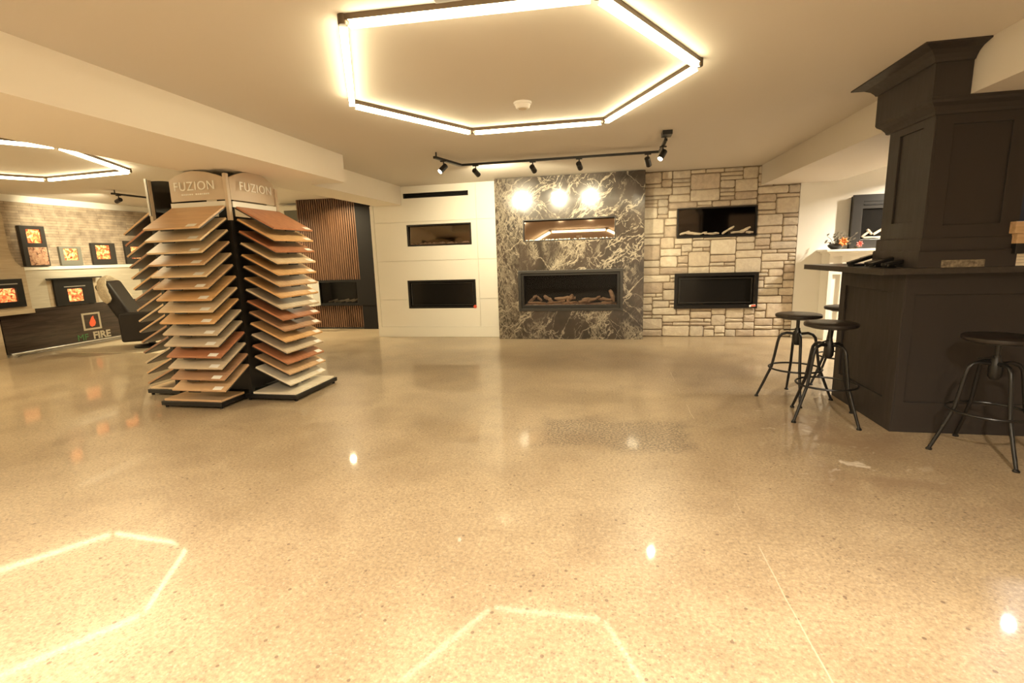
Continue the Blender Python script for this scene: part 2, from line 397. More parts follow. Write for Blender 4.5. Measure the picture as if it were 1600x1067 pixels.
# stone wall: mortar backing and individual stones
FP_S_HI = (.98, 2.06, 1.46, 1.88); FP_S_LO = (1.005, 2.075, .47, .905)
sw = struct(MB().walls(.503, 2.60, 0, CE, 7.675, 8.1, [FP_S_HI, FP_S_LO]).build('wall_stone', 'mortar'))
def lay_stones():
    CW, CH = 2.097/42, 2.408/44; NX, NZ = 42, 44
    occ = [[False]*NZ for _ in range(NX)]
    rects = []
    for h in (FP_S_HI, FP_S_LO):
        for i in range(NX):
            for j in range(NZ):
                cx, cz = .503+(i+.5)*CW, (j+.5)*CH
                if h[0] < cx < h[1] and h[2] < cz < h[3]: occ[i][j] = True
    for j in range(NZ):
        for i in range(NX):
            if occ[i][j]: continue
            run = 0
            while i+run < NX and not occ[i+run][j]: run += 1
            hgt = rnd.choices([1, 2, 3, 4], [.32, .42, .19, .07])[0]; hgt = min(hgt, NZ-j, max(1, run-1))
            if run <= 3 and hgt > 2 and rnd.random() < .8: hgt = 2
            wd = {1: rnd.randint(3, 6), 2: rnd.randint(3, 8), 3: rnd.randint(4, 8), 4: rnd.randint(5, 8)}[hgt]
            if run - wd < 2: wd = run
            if wd > 9: wd = wd//2
            wd = min(wd, run)
            ok = False
            while not ok:
                ok = all(not occ[a][b] for a in range(i, i+wd) for b in range(j, j+hgt))
                if not ok: hgt -= 1
            for a in range(i, i+wd):
                for b in range(j, j+hgt): occ[a][b] = True
            rects.append((.503+i*CW, .503+(i+wd)*CW, j*CH, (j+hgt)*CH))
    return rects
for (x0, x1, z0, z1) in lay_stones():
    for h in (FP_S_HI, FP_S_LO):    # trim to the opening edges
        if x1 > h[0] and x0 < h[1] and z1 > h[2] and z0 < h[3]:
            ov = [(x1-h[0], 'x1', h[0]), (h[1]-x0, 'x0', h[1]), (z1-h[2], 'z1', h[2]), (h[3]-z0, 'z0', h[3])]; ov.sort()
            k, val = ov[0][1], ov[0][2]
            if k == 'x1': x1 = val
            elif k == 'x0': x0 = val
            elif k == 'z1': z1 = val
            else: z0 = val
    g = .0065; x0 += g; x1 -= g; z0 += g; z1 -= g
    if x1-x0 < .02 or z1-z0 < .02: continue
    if x0 > 2.09-.02 and False: pass
    jx = lambda: rnd.uniform(-.004, .004)
    y = 7.655+rnd.uniform(-.008, .006); ins = .010
    cr = min(.02, (z1-z0)*.25)*rnd.uniform(.3, 1)
    ring = [(x0+cr, z0+jx()), (x1-cr, z0+jx()), (x1, z0+cr), (x1, z1-cr), (x1-cr, z1+jx()), ((x0+x1)/2, z1+jx()), (x0+cr, z1+jx()), (x0, z1-cr), (x0, z0+cr)]
    cx, cz = (x0+x1)/2, (z0+z1)/2
    def shrink(p, d): return (p[0]+max(-d, min(d, cx-p[0])), p[1]+max(-d, min(d, cz-p[1])))
    b = [(p[0], 7.678, p[1]) for p in ring]; m1 = [(p[0], y+.008, p[1]) for p in ring]
    f_ = [(shrink(p, ins)[0], y+rnd.uniform(-.003, .003), shrink(p, ins)[1]) for p in ring]
    k = len(ring); mb = MB()
    fs = [(i, (i+1) % k, k+(i+1) % k, k+i) for i in range(k)]+[(k+i, k+(i+1) % k, 2*k+(i+1) % k, 2*k+i) for i in range(k)]
    mb.add(b+m1+f_+[(cx, y-.004, cz)], fs); mb.add(f_+[(cx, y-.005, cz)], [(i, (i+1) % k, k) for i in range(k)])
    mb.build('stone', 'stone', sw)
# plain white wall right of the stone, and the enclosing piece behind the fireplaces
struct(MB().box(2.60, XR, 7.66, 8.1, 0, CE).build('wall_back_right', 'wall'))
struct(MB().box(2.62, XR, 7.645, 7.66, 0, .12).build('baseboard_right', 'panelwhite', None, .003))
# doorway panel far left of the slat wall
dr = struct(MB().box(-6.28, -5.72, 8.90, 9.0, 0, 2.30).build('door_1', 'grey'))
MB().walls(-6.36, -5.66, 0, 2.37, 8.88, 8.9, [(-6.26, -5.74, 0, 2.28)]).build('door_frame', 'panelwhite', dr)
MB().tube([(-5.80, 8.87, .95), (-5.80, 8.87, 1.1)], .012).build('door_handle', 'black', dr)

# ------------------------------------------------------------------ slatted feature wall with fireplace
t = thing('slat_wall_fireplace', 'tall walnut slatted fireplace surround with a long dark glass firebox', 'fireplace', (-5.0, 8.5, 0))
MB().walls(-5.72, -4.13, 0, CE-.003, 8.50, 8.88, [(-5.37, -4.60, .49, .885)]).build('backing', 'black', t)
sl = MB(); x = -5.70
while x < -4.53:
    sl.box(x, x+.026, 8.470, 8.50, .93, CE-.004); sl.box(x, x+.026, 8.470, 8.50, .03, .44); x += .044
o = sl.build('slats', 'slat', t); o['kind'] = 'stuff'
MB().box(-5.72, -4.5, 8.47, 8.5, 0, .03).build('plinth', 'black', t)
MB().box(-4.52, -4.10, 8.44, 8.50, 0, CE-.003).build('side_panel', 'inner', t)
b = MB().walls(-5.43, -4.18, .45, .92, 8.432, 8.5, [(-5.37, -4.60, .49, .885)]).build('firebox_frame', 'inner', t)
MB().box(-5.37, -4.60, 8.47, 8.474, .49, .885).build('glass', 'glass', t)
MB().box(-5.37, -4.60, 8.80, 8.82, .49, .885).build('firebox_back', 'inner', t)
lg = MB()
for i in range(6):
    xx = -5.3+i*.12; lg.tube([(xx, 8.6, .505), (xx+.16, 8.66, .52+rnd.random()*.05)], .016, 8)
lg.build('log_set', 'driftlog', t)
# white criss-cross stand half hidden by the rack
t = thing('wire_display_stand', 'white open display stand with black criss-cross wires behind the sample tower', 'stand', (-5.2, 8.1, 0))
MB().walls(-5.75, -5.29, .48, .92, 8.02, 8.05, [(-5.68, -5.34, .73, .88), (-5.68, -5.34, .53, .68)]).build('frame', 'panelwhite', t, .003)
MB().box(-5.285, -5.25, 8.02, 8.24, .48, .92).build('side_board', 'panelwhite', t)
wr = MB()
for z in (.53, .73): wr.tube([(-5.68, 8.04, z), (-5.34, 8.04, z+.15)], .007, 6); wr.tube([(-5.68, 8.04, z+.15), (-5.34, 8.04, z)], .007, 6)
wr.build('wire', 'black', t)
MB().box(-5.75, -5.62, 8.08, 8.20, 0, .48).build('pedestal', 'satin', t)

# ------------------------------------------------------------------ fireplaces in the feature walls
def fireplace(label, hole, yf, fr, proud, depth, logs, pane, lean=0, framemat='black'):
    x0, x1, z0, z1 = hole
    t = thing('fireplace', label, 'fireplace', ((x0+x1)/2, yf, z0))
    e = .0015
    MB().walls(x0-(0 if not proud else fr)+e, x1+(0 if not proud else fr)-e, z0-(0 if not proud else fr)+e, z1+(0 if not proud else fr)-e, yf-proud, yf-(.001 if proud else -.02),
               [(x0+(fr if not proud else .0)+e, x1-(fr if not proud else .0)-e, z0+(fr if not proud else .0)+e, z1-(fr if not proud else 0)-e)]).build('frame', framemat, t, .002)
    bx = MB(); d = depth
    bx.box(x0+e, x1-e, yf+d, yf+d+.01, z0+e, z1-e); bx.box(x0+e, x0+.012, yf+.02, yf+d, z0+e, z1-e); bx.box(x1-.012, x1-e, yf+.02, yf+d, z0+e, z1-e)
    bx.box(x0+.012, x1-.012, yf+.02, yf+d, z0+e, z0+.012); bx.box(x0+.012, x1-.012, yf+.02, yf+d, z1-.012, z1-e)
    bx.build('firebox', 'inner', t)
    MB().prism([(yf+.032, z0+.012), (yf+.036, z0+.012), (yf+.036+lean, z1-.012), (yf+.032+lean, z1-.012)], 0, x0+.012, x1-.012).build('glass', pane, t)
    return t
def stick(parent, m, a, b, r, bend=.02, n=8):
    a, b = Vector(a), Vector(b); pts = []; rs = []
    for i in range(6):
        q = a.lerp(b, i/5); q += Vector((rnd.uniform(-1, 1), rnd.uniform(-1, 1), rnd.uniform(-.6, 1)))*bend*(.35 if i in (0, 5) else 1)*.6; pts.append(q); rs.append(r*rnd.uniform(.72, 1.15)*(.75 if i in (0, 5) else 1))
    MB().tube(pts, rs, n).build('log', m, parent)
# marble, lower: wide dark frame, deep box, logs
t = fireplace('large black-framed fireplace with driftwood logs in the dark marble wall', FP_M_LO, 7.40, .042, .014, .36, 1, 'glass', framemat='satin')
x0, x1, z0, z1 = FP_M_LO
MB().walls(x0+.003, x1-.003, z0+.003, z1-.003, 7.405, 7.43, [(x0+.045, x1-.045, z0+.05, z1-.04)]).build('inner_frame', 'black', t, .003)
MB().box(x0+.05, x1-.05, 7.45, 7.72, z0+.012, z0+.055).build('burner_tray', 'ember', t)
zz = z0+.075
for a, b, r in [((-1.22, 7.55, zz), (-1.10, 7.60, zz+.10), .026), ((-1.10, 7.60, zz+.09), (-1.02, 7.55, zz+.02), .022), ((-1.22, 7.50, zz), (-.95, 7.52, zz-.01), .020),
                ((-.98, 7.6, zz+.10), (-.84, 7.52, zz), .028), ((-.92, 7.50, zz), (-.66, 7.56, zz+.02), .018), ((-.82, 7.64, zz+.05), (-.50, 7.62, zz+.06), .027),
                ((-.62, 7.55, zz+.01), (-.54, 7.6, zz+.11), .028), ((-.70, 7.5, zz-.01), (-.46, 7.5, zz), .02), ((-.45, 7.52, zz), (-.28, 7.55, zz+.02), .028),
                ((-.40, 7.62, zz+.03), (-.16, 7.6, zz+.05), .022), ((-.30, 7.5, zz), (-.12, 7.6, zz+.08), .02), ((-.15, 7.62, zz+.04), (.04, 7.58, zz+.03), .022),
                ((.02, 7.6, zz+.17), (.08, 7.52, zz), .030), ((-.10, 7.52, zz-.01), (.05, 7.5, zz), .018)]:
    stick(t, 'logbark', a, b, r)
# marble, upper: smoked mirror glass and crystal bed
t = fireplace('frameless long firebox with mirror-like glass high in the dark marble wall', FP_M_HI, 7.40, .014, 0, .3, 0, 'mirrorbrown', lean=.031)
x0, x1, z0, z1 = FP_M_HI
cr = MB()
for i in range(110):
    xx = x0+.02+rnd.random()*(x1-x0-.04); s_ = rnd.uniform(.006, .014)
    cr.cbox((xx, 7.425+rnd.uniform(-.006, .0), z0+.018+rnd.uniform(-.003, .008)), (s_, s_*.8, s_), Matrix.Rotation(rnd.random()*3, 3, 'Y'))
o = cr.build('crystal_bed', 'letterglow', t); o['kind'] = 'stuff'
# stone, upper
t = fireplace('glass-fronted firebox with pale driftwood set high in the stone wall', FP_S_HI, 7.64, .016, 0, .30, 1, 'mirrordark')
x0, x1, z0, z1 = FP_S_HI
MB().box(x0+.016, x1-.016, 7.648, 7.664, z0+.012, z0+.03).build('log_shelf', 'inner', t)
for a, b, r in [((1.02, 7.655, z0+.05), (1.16, 7.655, z0+.09), .016), ((1.10, 7.655, z0+.07), (1.30, 7.655, z0+.05), .020), ((1.30, 7.655, z0+.05), (1.40, 7.655, z0+.07), .013),
                ((1.36, 7.655, z0+.05), (1.56, 7.655, z0+.05), .015), ((1.60, 7.655, z0+.04), (1.76, 7.655, z0+.14), .016), ((1.72, 7.655, z0+.05), (1.9, 7.655, z0+.06), .015),
                ((1.84, 7.655, z0+.06), (1.98, 7.655, z0+.12), .020), ((1.92, 7.655, z0+.05), (2.02, 7.655, z0+.05), .018)]:
    stick(t, 'driftlog', a, b, r, .008)
# stone, lower
t = fireplace('closed black glass electric fireplace low in the stone wall', FP_S_LO, 7.64, .045, .018, .05, 0, 'blackgloss', framemat='black')
x0, x1, z0, z1 = FP_S_LO
MB().walls(x0+.03, x1-.03, z0+.035, z1-.035, 7.655, 7.668, [(x0+.042, x1-.042, z0+.047, z1-.047)]).build('inner_trim', 'satin', t)
MB().cbox((2.05, 7.618, .463), (.085, .004, .032), Matrix.Rotation(R(-6), 3, 'Y')).build('sticker', 'paperwhite', t)
MB().cbox((2.065, 7.615, .463), (.06, .003, .022), Matrix.Rotation(R(-6), 3, 'Y')).build('sticker_print', 'red', t)
# white wall pair
t = fireplace('long smoked-glass firebox high in the white panelled wall', FP_W_HI, 7.60, .022, 0, .3, 1, 'mirrordim', lean=.02)
x0, x1, z0, z1 = FP_W_HI
mb = MB()
for i in range(26):
    xx = x0+.08+i*(x1-x0-.16)/25; r_ = rnd.uniform(.014, .036); mb.lathe([(r_*.6, -r_*.5), (r_, 0), (r_*.5, r_*.6)], (xx, 7.625, z0+.03+r_*.2), 7)
o = mb.build('pebble_bed', 'brownprint', t); o['kind'] = 'stuff'
t = fireplace('closed black glass electric fireplace low in the white panelled wall', FP_W_LO, 7.60, .03, 0, .05, 0, 'blackgloss', framemat='black')
x0, x1, z0, z1 = FP_W_LO
MB().walls(x0+.055, x1-.05, z0+.05, z1-.05, 7.614, 7.63, [(x0+.063, x1-.058, z0+.058, z1-.058)]).build('inner_trim', 'satin', t)
MB().tube([(-2.10, 7.592, .495), (-2.10, 7.5895, .495)], .028, 16).build('sticker', 'red', t)
# linear air vent
t = thing('air_vent', 'long thin black slot air vent at the top of the white wall', 'vent', (-2.67, 7.6, 2.24))
MB().walls(VENT[0]+.001, VENT[1]-.001, VENT[2]+.001, VENT[3]-.001, 7.596, 7.64, [(VENT[0]+.012, VENT[1]-.012, VENT[2]+.012, VENT[3]-.012)]).build('frame', 'black', t)
MB().box(VENT[0]+.003, VENT[1]-.003, 7.66, 7.67, VENT[2]+.003, VENT[3]-.003).build('duct', 'inner', t)
MB().box(VENT[0]+.012, VENT[1]-.012, 7.605, 7.63, 2.270, 2.274).build('blade', 'black', t)

# ------------------------------------------------------------------ hexagon lights
def hex_light(label, verts, zt, group=None, feed=None):
    cx = sum(v[0] for v in verts)/6; cy = sum(v[1] for v in verts)/6
    t = thing('hexagon_light', label, 'ceiling light', (cx, cy, zt), group)
    for i in range(6):
        a = Vector((*verts[i], 0)); b = Vector((*verts[(i+1) % 6], 0)); d = (b-a).normalized(); q = Vector((-d.y, d.x, 0)); L = (b-a).length
        def bar(u0, u1, h, z0, z1, mb):
            P = [a+d*u0-q*h, a+d*u1-q*h, a+d*u1+q*h, a+d*u0+q*h]
            mb.prism([(p.x, p.y) for p in P], 2, z0, z1); return mb
        bar(.012, L-.012, .017, zt+.012, CE-.0005, MB()).build('profile', 'bronze', t)
        bar(.035, L-.035, .0145, zt-.014, zt+.0118, MB()).build('light_tube', 'tube', t, .004)
    for v in verts:
        MB().lathe([(.022, 0), (.024, .004), (.024, .05)], (v[0], v[1], zt-.004), 12).build('corner_joint', 'bronze', t)
    if feed: MB().box(feed[0]-.12, feed[0]+.12, feed[1]-.03, feed[1]+.03, CE-.035, CE-.0005).build('feed_box', 'bronze', t, .003)
    return t
HX = [(-1.215, 2.31), (-1.79, 3.44), (-1.20, 4.47), (-.035, 4.475), (.525, 3.33), (-.05, 2.36)]
hex_light('large lit hexagon of tube lights on the ceiling in the middle of the room', HX, 2.375, feed=(-.62, 2.22))
def hexpts(p, ang, s):
    out = [Vector(p)]; a = ang
    for i in range(5): out.append(out[-1]+Vector((math.cos(R(a)), math.sin(R(a))))*s); a += 60
    return [(q.x, q.y) for q in out]
hex_light('lit hexagon of tube lights on the ceiling of the left bay', hexpts((-4.88, 3.80), 116, 1.33), 2.375)
for px_, py_, wh in ((-1.1, -1.3, 'behind the viewpoint in the main room'), (-6.3, -1.0, 'at the near end of the left bay')):  # added hexagons out of view, ambient fill for the room
    hex_light('added hexagon of fill tubes on the ceiling '+wh, hexpts((px_+.6, py_-1.0), 62, 1.2), 2.375, 'added hexagon fill lights behind the viewpoint')

# ------------------------------------------------------------------ track lights
def head(parent_track, label, base, aim, group, name='track_spotlight', lamp=None, m='lens', L=.105):
    base = Vector(base); aim = Vector(aim).normalized()
    t = thing(name, label, 'spotlight', base, group)
    MB().box(base.x-.035, base.x+.035, base.y-.014, base.y+.014, base.z-.012, base.z).build('adapter', 'black', t, .002)
    piv = base+Vector((0, 0, -.062))
    MB().tube([base+Vector((0, 0, -.01)), piv], .007, 8).build('stem', 'black', t)
    a = piv-aim*L*.35+Vector((0, 0, -.012)); b = a+aim*L
    MB().tube([a-aim*.004, a, b-aim*.002, b], [.020, .030, .031, .028], 20).build('lamp_body', 'black', t)
    MB().tube([b+aim*.0005, b+aim*.002], [.025, .025], 20).build('lens', m, t)
    if lamp:
        ld = bpy.data.lights.new('spot', 'SPOT'); ld.energy = lamp[0]; ld.spot_size = R(lamp[1]); ld.spot_blend = .7; ld.color = (1, .86, .56); ld.shadow_soft_size = .03
        lo = bpy.data.objects.new('lamp', ld); C.objects.link(lo); lo.parent = t
        lo.location = b+aim*.01-base; lo.rotation_euler = aim.to_track_quat('-Z', 'Y').to_euler()
    return t
TZ = 2.345
tk = thing('light_track', 'black ceiling track rail in front of the marble fireplace wall', 'track', (-.6, 5.85, TZ))
MB().box(-1.73, .56, 5.835, 5.865, TZ, TZ+.025).build('rail', 'black', tk, .002)
MB().prism([(-1.725, 5.865), (-1.745, 5.84), (-1.865, 5.30), (-1.835, 5.29), (-1.70, 5.835)], 2, TZ, TZ+.025).build('rail', 'black', tk)
MB().box(.53, .56, 5.25, 5.835, TZ, TZ+.025).build('rail', 'black', tk, .002)
for xx, yy in ((-1.84, 5.33), (.545, 5.30)):
    MB().tube([(xx, yy, TZ+.025), (xx, yy, CE)], .008, 8).build('hanger', 'black', tk)
MB().box(.50, .59, 5.10, 5.25, CE-.04, CE-.0005).build('feed_box', 'black', tk, .003)
def aimto(p, q): return Vector(q)-Vector(p)
head(tk, 'lit track spotlight at the far left end of the black rail', (-1.80, 5.45, TZ), (-.45, -.55, -.62), 'track spotlights', lamp=(DOWN_W*.8, 80))
head(tk, 'black track spotlight near the left corner of the rail, turned to the wall', (-1.54, 5.85, TZ), aimto((-1.54, 5.85, TZ-.06), (-1.15, 7.4, 1.62)), 'track spotlights', lamp=(SPOT_W*.64, 135))
head(tk, 'black track spotlight above the left half of the mirror-glass firebox', (-.86, 5.85, TZ), aimto((-.86, 5.85, TZ-.06), (-.62, 7.4, 1.70)), 'track spotlights', lamp=(SPOT_W*.36, 80))
head(tk, 'black track spotlight above the right half of the mirror-glass firebox', (-.33, 5.85, TZ), aimto((-.33, 5.85, TZ-.06), (-.10, 7.4, 1.68)), 'track spotlights', lamp=(SPOT_W*.36, 70))
head(tk, 'black track spotlight near the right corner of the rail, turned to the stone wall', (.42, 5.85, TZ), aimto((.42, 5.85, TZ-.06), (.98, 7.4, .9)), 'track spotlights', lamp=(SPOT_W*.36, 80))
head(tk, 'lit track spotlight at the far right end of the black rail', (.545, 5.50, TZ), (-.42, -.45, -.72), 'track spotlights', lamp=(DOWN_W*.8, 80))
t2 = thing('light_track', 'black ceiling track rail above the left display wall', 'track', (-7.15, 6.5, TZ))
MB().box(-7.17, -7.14, 6.2, 8.4, TZ, TZ+.025).build('rail', 'black', t2, .002)
for yy in (6.25, 8.2): MB().tube([(-7.155, yy, TZ+.025), (-7.155, yy, CE)], .008, 8).build('hanger', 'black', t2)
head(t2, 'black track spotlight left of the sample tower, aimed at the brick display wall', (-7.155, 6.30, TZ), aimto((-7.155, 6.3, TZ-.06), (-8.8, 6.8, 1.95)), None, lamp=(SPOT_W*.75, 64), L=.12)
head(t2, 'black track spotlight hidden behind the black side of the tower sign', (-7.155, 7.6, TZ), aimto((-7.155, 7.6, TZ-.06), (-8.8, 7.5, .9)), None, lamp=(SPOT_W*.22, 95), L=.12)

# ------------------------------------------------------------------ recessed downlights (floor reflections, bays and added fill behind the viewpoint)
def downlight(x, y, z, label, energy, m='lens', color=WARM, r=.045, group=None):
    t = thing('downlight', label, 'downlight', (x, y, z), group)
    MB().lathe([(r+.018, -.006), (r+.018, 0)], (x, y, z-.0005), 24).build('trim_ring', 'white', t)
    MB().lathe([(r, -.004), (r, 0)], (x, y, z-.0065), 24).build('lens', m, t)
    ld = bpy.data.lights.new('area', 'AREA'); ld.shape = 'DISK'; ld.size = r*2; ld.energy = energy; ld.color = color; ld.spread = R(150)
    lo = bpy.data.objects.new('lamp', ld); C.objects.link(lo); lo.parent = t; lo.location = (0, 0, -.016)
    return t
g_ = 'added fill downlights behind the viewpoint'
for x, y, wh in ((-2.0, .2, 'just left of'), (1.0, .4, 'just right of'), (1.0, -1.8, 'well behind')):  # added unseen downlights, more fill from behind the camera
    downlight(x, y, CE, 'added round fill downlight in the ceiling %s the viewpoint' % wh, DOWN_W*.8, group=g_, color=(1, .86, .68))
downlight(3.84, 5.07, CE, 'cool white recessed downlight behind the bar column', 10, 'coollens', (.93, .95, 1.0), .055)
downlight(4.3, 6.7, CE, 'round recessed downlight beside the white mantel', 60, color=(1, .88, .70))
downlight(-6.4, 7.6, CE, 'round recessed downlight above the recliner', 28)
downlight(-4.70, 7.95, CE, 'added downlight hidden by the bulkhead in front of the slatted fireplace', 13)  # added lamp, out of sight behind the bulkhead, for the glow on the slats
downlight(-7.6, 2.0, CE, 'round recessed downlight at the left end of the left bay', 40)

# smoke detector
t = thing('smoke_detector', 'round white smoke detector on the ceiling inside the hexagon light', 'smoke detector', (-.634, 3.86, CE))
MB().lathe([(.066, -.014), (.068, 0)], (-.634, 3.86, CE-.0005), 32).build('base', 'white', t)
MB().lathe([(.045, -.030), (.052, -.022), (.058, 0)], (-.634, 3.86, CE-.015), 32).build('sensor_cover', 'white', t)
MB().lathe([(.030, -.003), (.030, 0)], (-.634, 3.86, CE-.0455), 24).build('grille', 'sign', t)

# ------------------------------------------------------------------ flooring sample tower
TX0, TX1, TY0, TY1 = -4.15, -3.35, 3.98, 4.64
t = thing('sample_tower', 'tall black rotating flooring sample tower with illuminated-looking cream signs', 'display rack', ((TX0+TX1)/2, 4.3, 0))
t['label'] = 'tall black flooring sample tower with curved cream signs on top'
PT = t
core = MB()
for x, y in ((TX0, TY0-.02), (TX1-.0, TY0), (TX0, TY1), (TX1, TY1)):
    core.box(x-.018, x+.018, y-.018, y+.018, .03, 1.68)
core.box(TX0+.02, TX1-.02, TY0+.012, TY0+.022, .1, 1.72); core.box(TX1-.022, TX1-.012, TY0+.02, TY1-.02, .1, 1.72)
core.box(TX0+.012, TX0+.022, TY0+.02, TY1-.02, .1, 1.72); core.box(TX0+.02, TX1-.02, TY1-.022, TY1-.012, .1, 1.72)
core.build('frame', 'black', t)
for x, y, z1 in ((TX0, TY0-.02, 2.07), (TX1, TY0, 2.09), (TX1, TY1, 2.03)):
    MB().box(x-.017, x+.017, y-.017, y+.017, 1.681, z1).build('corner_post', 'sign', t, .003)
# signs: curved top outline, slight outward bow
def sign(o, ux, w, z0, z1, arch, back='blackgloss', nm=''):
    ux = Vector(ux); n_ = Vector((ux.y, -ux.x, 0)); o = Vector(o); K = 14; mb = MB(); vs = []
    for i in range(K+1):
        s_ = i/K; zt = z1+arch*(1-(2*s_-1)**2)
        bow = .03*math.sin(math.pi*s_)
        for dn in (bow, bow-.012):
            p = o+ux*w*s_+n_*dn; vs += [Vector((p.x, p.y, z0)), Vector((p.x, p.y, zt))]
    fs = []
    for i in range(K):
        a = i*4; b = a+4
        fs += [(a, b, b+1, a+1), (a+2, a+3, b+3, b+2), (a+1, b+1, b+3, a+3), (a, a+2, b+2, b)]
    fs += [(0, 1, 3, 2), (K*4, K*4+2, K*4+3, K*4+1)]
    mb.add(vs, fs, False); return mb
s1 = sign((-3.945, TY0, 0), (1, 0, 0), .575, 1.865, 2.055, .065).build('sign', 'sign', t)
s1['label'] = 'cream curved sign reading FUZION facing the room'
text('FUZION', .108, .003, 'letterglow', s1, basis((-3.655, TY0-.034, 1.955), (1, 0, 0), (0, 0, 1)), spacing=1.12)
sb = MB(); x = -3.80
for wdt in (.02, .012, .016, .010, .02, .014, .0, .02, .012, .018, .012, .016, .014, .012):
    if wdt: sb.box(x, x+wdt, TY0-.030, TY0-.026, 1.914, 1.926)
    x += wdt+.006 if wdt else .02
sb.build('tagline', 'letterglow', s1)
MB().box(-3.945, -3.37, TY0-.012, TY0, 1.80, 1.852).build('lower_strip', 'panelwhite', t)
s2 = sign((TX1, 4.02, 0), (0, 1, 0), .60, 1.865, 2.06, .075).build('sign', 'sign', t)
s2['label'] = 'cream curved sign reading FUZION on the right-hand side'
text('FUZION', .112, .003, 'letterglow', s2, basis((TX1+.034, 4.32, 1.955), (0, 1, 0), (0, 0, 1)), spacing=1.12)
MB().box(TX1, TX1+.012, 4.02, 4.62, 1.80, 1.852).build('lower_strip', 'panelwhite', t)
s3 = sign((TX0+.0, TY1-.03, 0), (0, -1, 0), .62, 1.79, 2.065, .03).build('sign', 'blackgloss', t)
s3['label'] = 'black back of the left-hand sign'
MB().box(TX0-.01, TX0+.012, TY0-.05, TY0-.038, 1.75, 2.08).build('sign_edge', 'silver', t)
s4 = sign((TX1-.1, TY1, 0), (-1, 0, 0), .575, 1.865, 2.02, .05).build('sign', 'sign', t)
MB().box(-3.86, -3.45, 4.12, 4.5, 2.085, 2.118).build('shadow_plate', 'grey', t)  # plate standing in for the soft shadow on the bulkhead underside
MB().box(-3.70, -3.60, 4.25, 4.35, 1.72, 2.085).build('mast', 'black', t)
# bases
def tray(x0, x1, y0, y1, nm):
    mb = MB().box(x0, x1, y0, y1, .022, .062); o = mb.build('base_tray', 'black', t, .004)
    for x, y in ((x0+.03, y0+.03), (x1-.03, y0+.03), (x1-.03, y1-.03), (x0+.03, y1-.03)):
        MB().lathe([(.014, 0), (.016, .012), (.008, .023)], (x, y, 0), 12).build('foot', 'black', o)
tray(-4.06, -3.415, 3.66, 4.28, 0); tray(-3.41, -2.86, 3.95, 4.66, 0); tray(-4.60, -4.07, 4.02, 4.62, 0); tray(-4.0, -3.42, 4.3, 4.98, 0)
# sample boards
BC = {'oak': ((.50, .31, .165), (.64, .43, .245), 'honey oak'), 'lt': ((.62, .45, .27), (.74, .57, .37), 'pale oak'), 'red': ((.36, .145, .07), (.47, .21, .105), 'red-brown'),
      'brn': ((.36, .20, .11), (.48, .28, .16), 'medium brown'), 'grb': ((.50, .40, .28), (.62, .51, .37), 'grey-beige'), 'gld': ((.58, .33, .14), (.70, .44, .21), 'golden brown'),
      'crm': ((.66, .56, .42), (.78, .69, .55), 'cream'), 'chr': ((.24, .13, .08), (.33, .19, .12), 'dark brown')}
for k, (a, b, nme) in BC.items():
    a, b = [tuple(min(.86, q*1.16) for q in c_) for c_ in (a, b)]
    M['b_'+k] = wood('board_'+nme.replace(' ', '_'), a, b, .3, 0)
M['boardedge'] = mat('board_edge', (.55, .42, .28), .6)
ORD = ['topmost', 'second from the top', 'third from the top', 'fourth from the top', 'fifth from the top', 'sixth from the top', 'seventh from the top', 'eighth from the top',
       'ninth from the top', 'tenth from the top', 'fifth from the bottom', 'fourth from the bottom', 'third from the bottom', 'second from the bottom', 'lowest slanting']
def slanted(name, m, back, out, along, wd, zb, drop, parent=None, loc=None):
    """board plank: back-left corner 'back' (x,y), outward unit, along unit"""
    b = Vector((*back, zb)); o = Vector((*out, 0)); a = Vector((*along, 0)); o3 = o+Vector((0, 0, -drop)); n3 = a.cross(o3).normalized()
    if n3.z < 0: n3 = -n3
    return b, a, o3, n3
def board(stack, k, key, back, out, along, wd, zb, dz, side):
    b, a, o3, n3 = slanted('', None, back, out, along, wd, zb, dz)
    nme = BC[key][2]
    ctr = b+a*wd/2+o3/2
    t_ = thing('flooring_sample', '%s sample board, %s in tower\'s %s stack' % (nme, ORD[k], side), 'flooring sample', ctr, 'slanting flooring samples on the tower')
    def slab(u0, u1, v0, v1, n0, n1):
        vs = [b+a*u+o3*v+n3*n for n in (n0, n1) for (u, v) in ((u0, v0), (u1, v0), (u1, v1), (u0, v1))]
        mb = MB(); mb.add(vs, [(0,3,2,1),(4,5,6,7),(0,1,5,4),(1,2,6,5),(2,3,7,6),(3,0,4,7)]); return mb
    p = slab(0, wd, 0, 1, 0, .017); ob = p.build('plank', 'b_'+key, t_, .0015); bpy.context.view_layer.update()
    # label sticker at the outer corner, on the face
    s0 = wd-.135 if side != 'right' else wd-.11
    slab(s0, s0+.09, .86, .975, .0172, .0182).build('price_label', 'paperwhite', t_)
    # underlay tray and clips belong to the tower
    u = slab(.0, wd, -.02, .97, -.010, -.001); tr = u.build('shelf', 'satin', PT)
    cl = slab(.30*wd, .52*wd, .95, 1.004, -.012, -.0005); cl.build('clip', 'black', tr)
    return t_
F_keys = ['oak', 'lt', 'lt', 'oak', 'lt', 'oak', 'gld', 'lt', 'gld', 'grb', 'grb', 'red', 'grb', 'brn', 'oak']
R_keys = ['red', 'gld', 'red', 'lt', 'gld', 'oak', 'gld', 'grb', 'red', 'brn', 'gld', 'grb', 'red', 'oak', 'crm']
L_keys = ['oak', 'red', 'oak', 'brn', 'oak', 'gld', 'brn', 'oak', 'lt', 'oak', 'brn', 'chr', 'grb', 'oak', 'brn']
n15 = 15
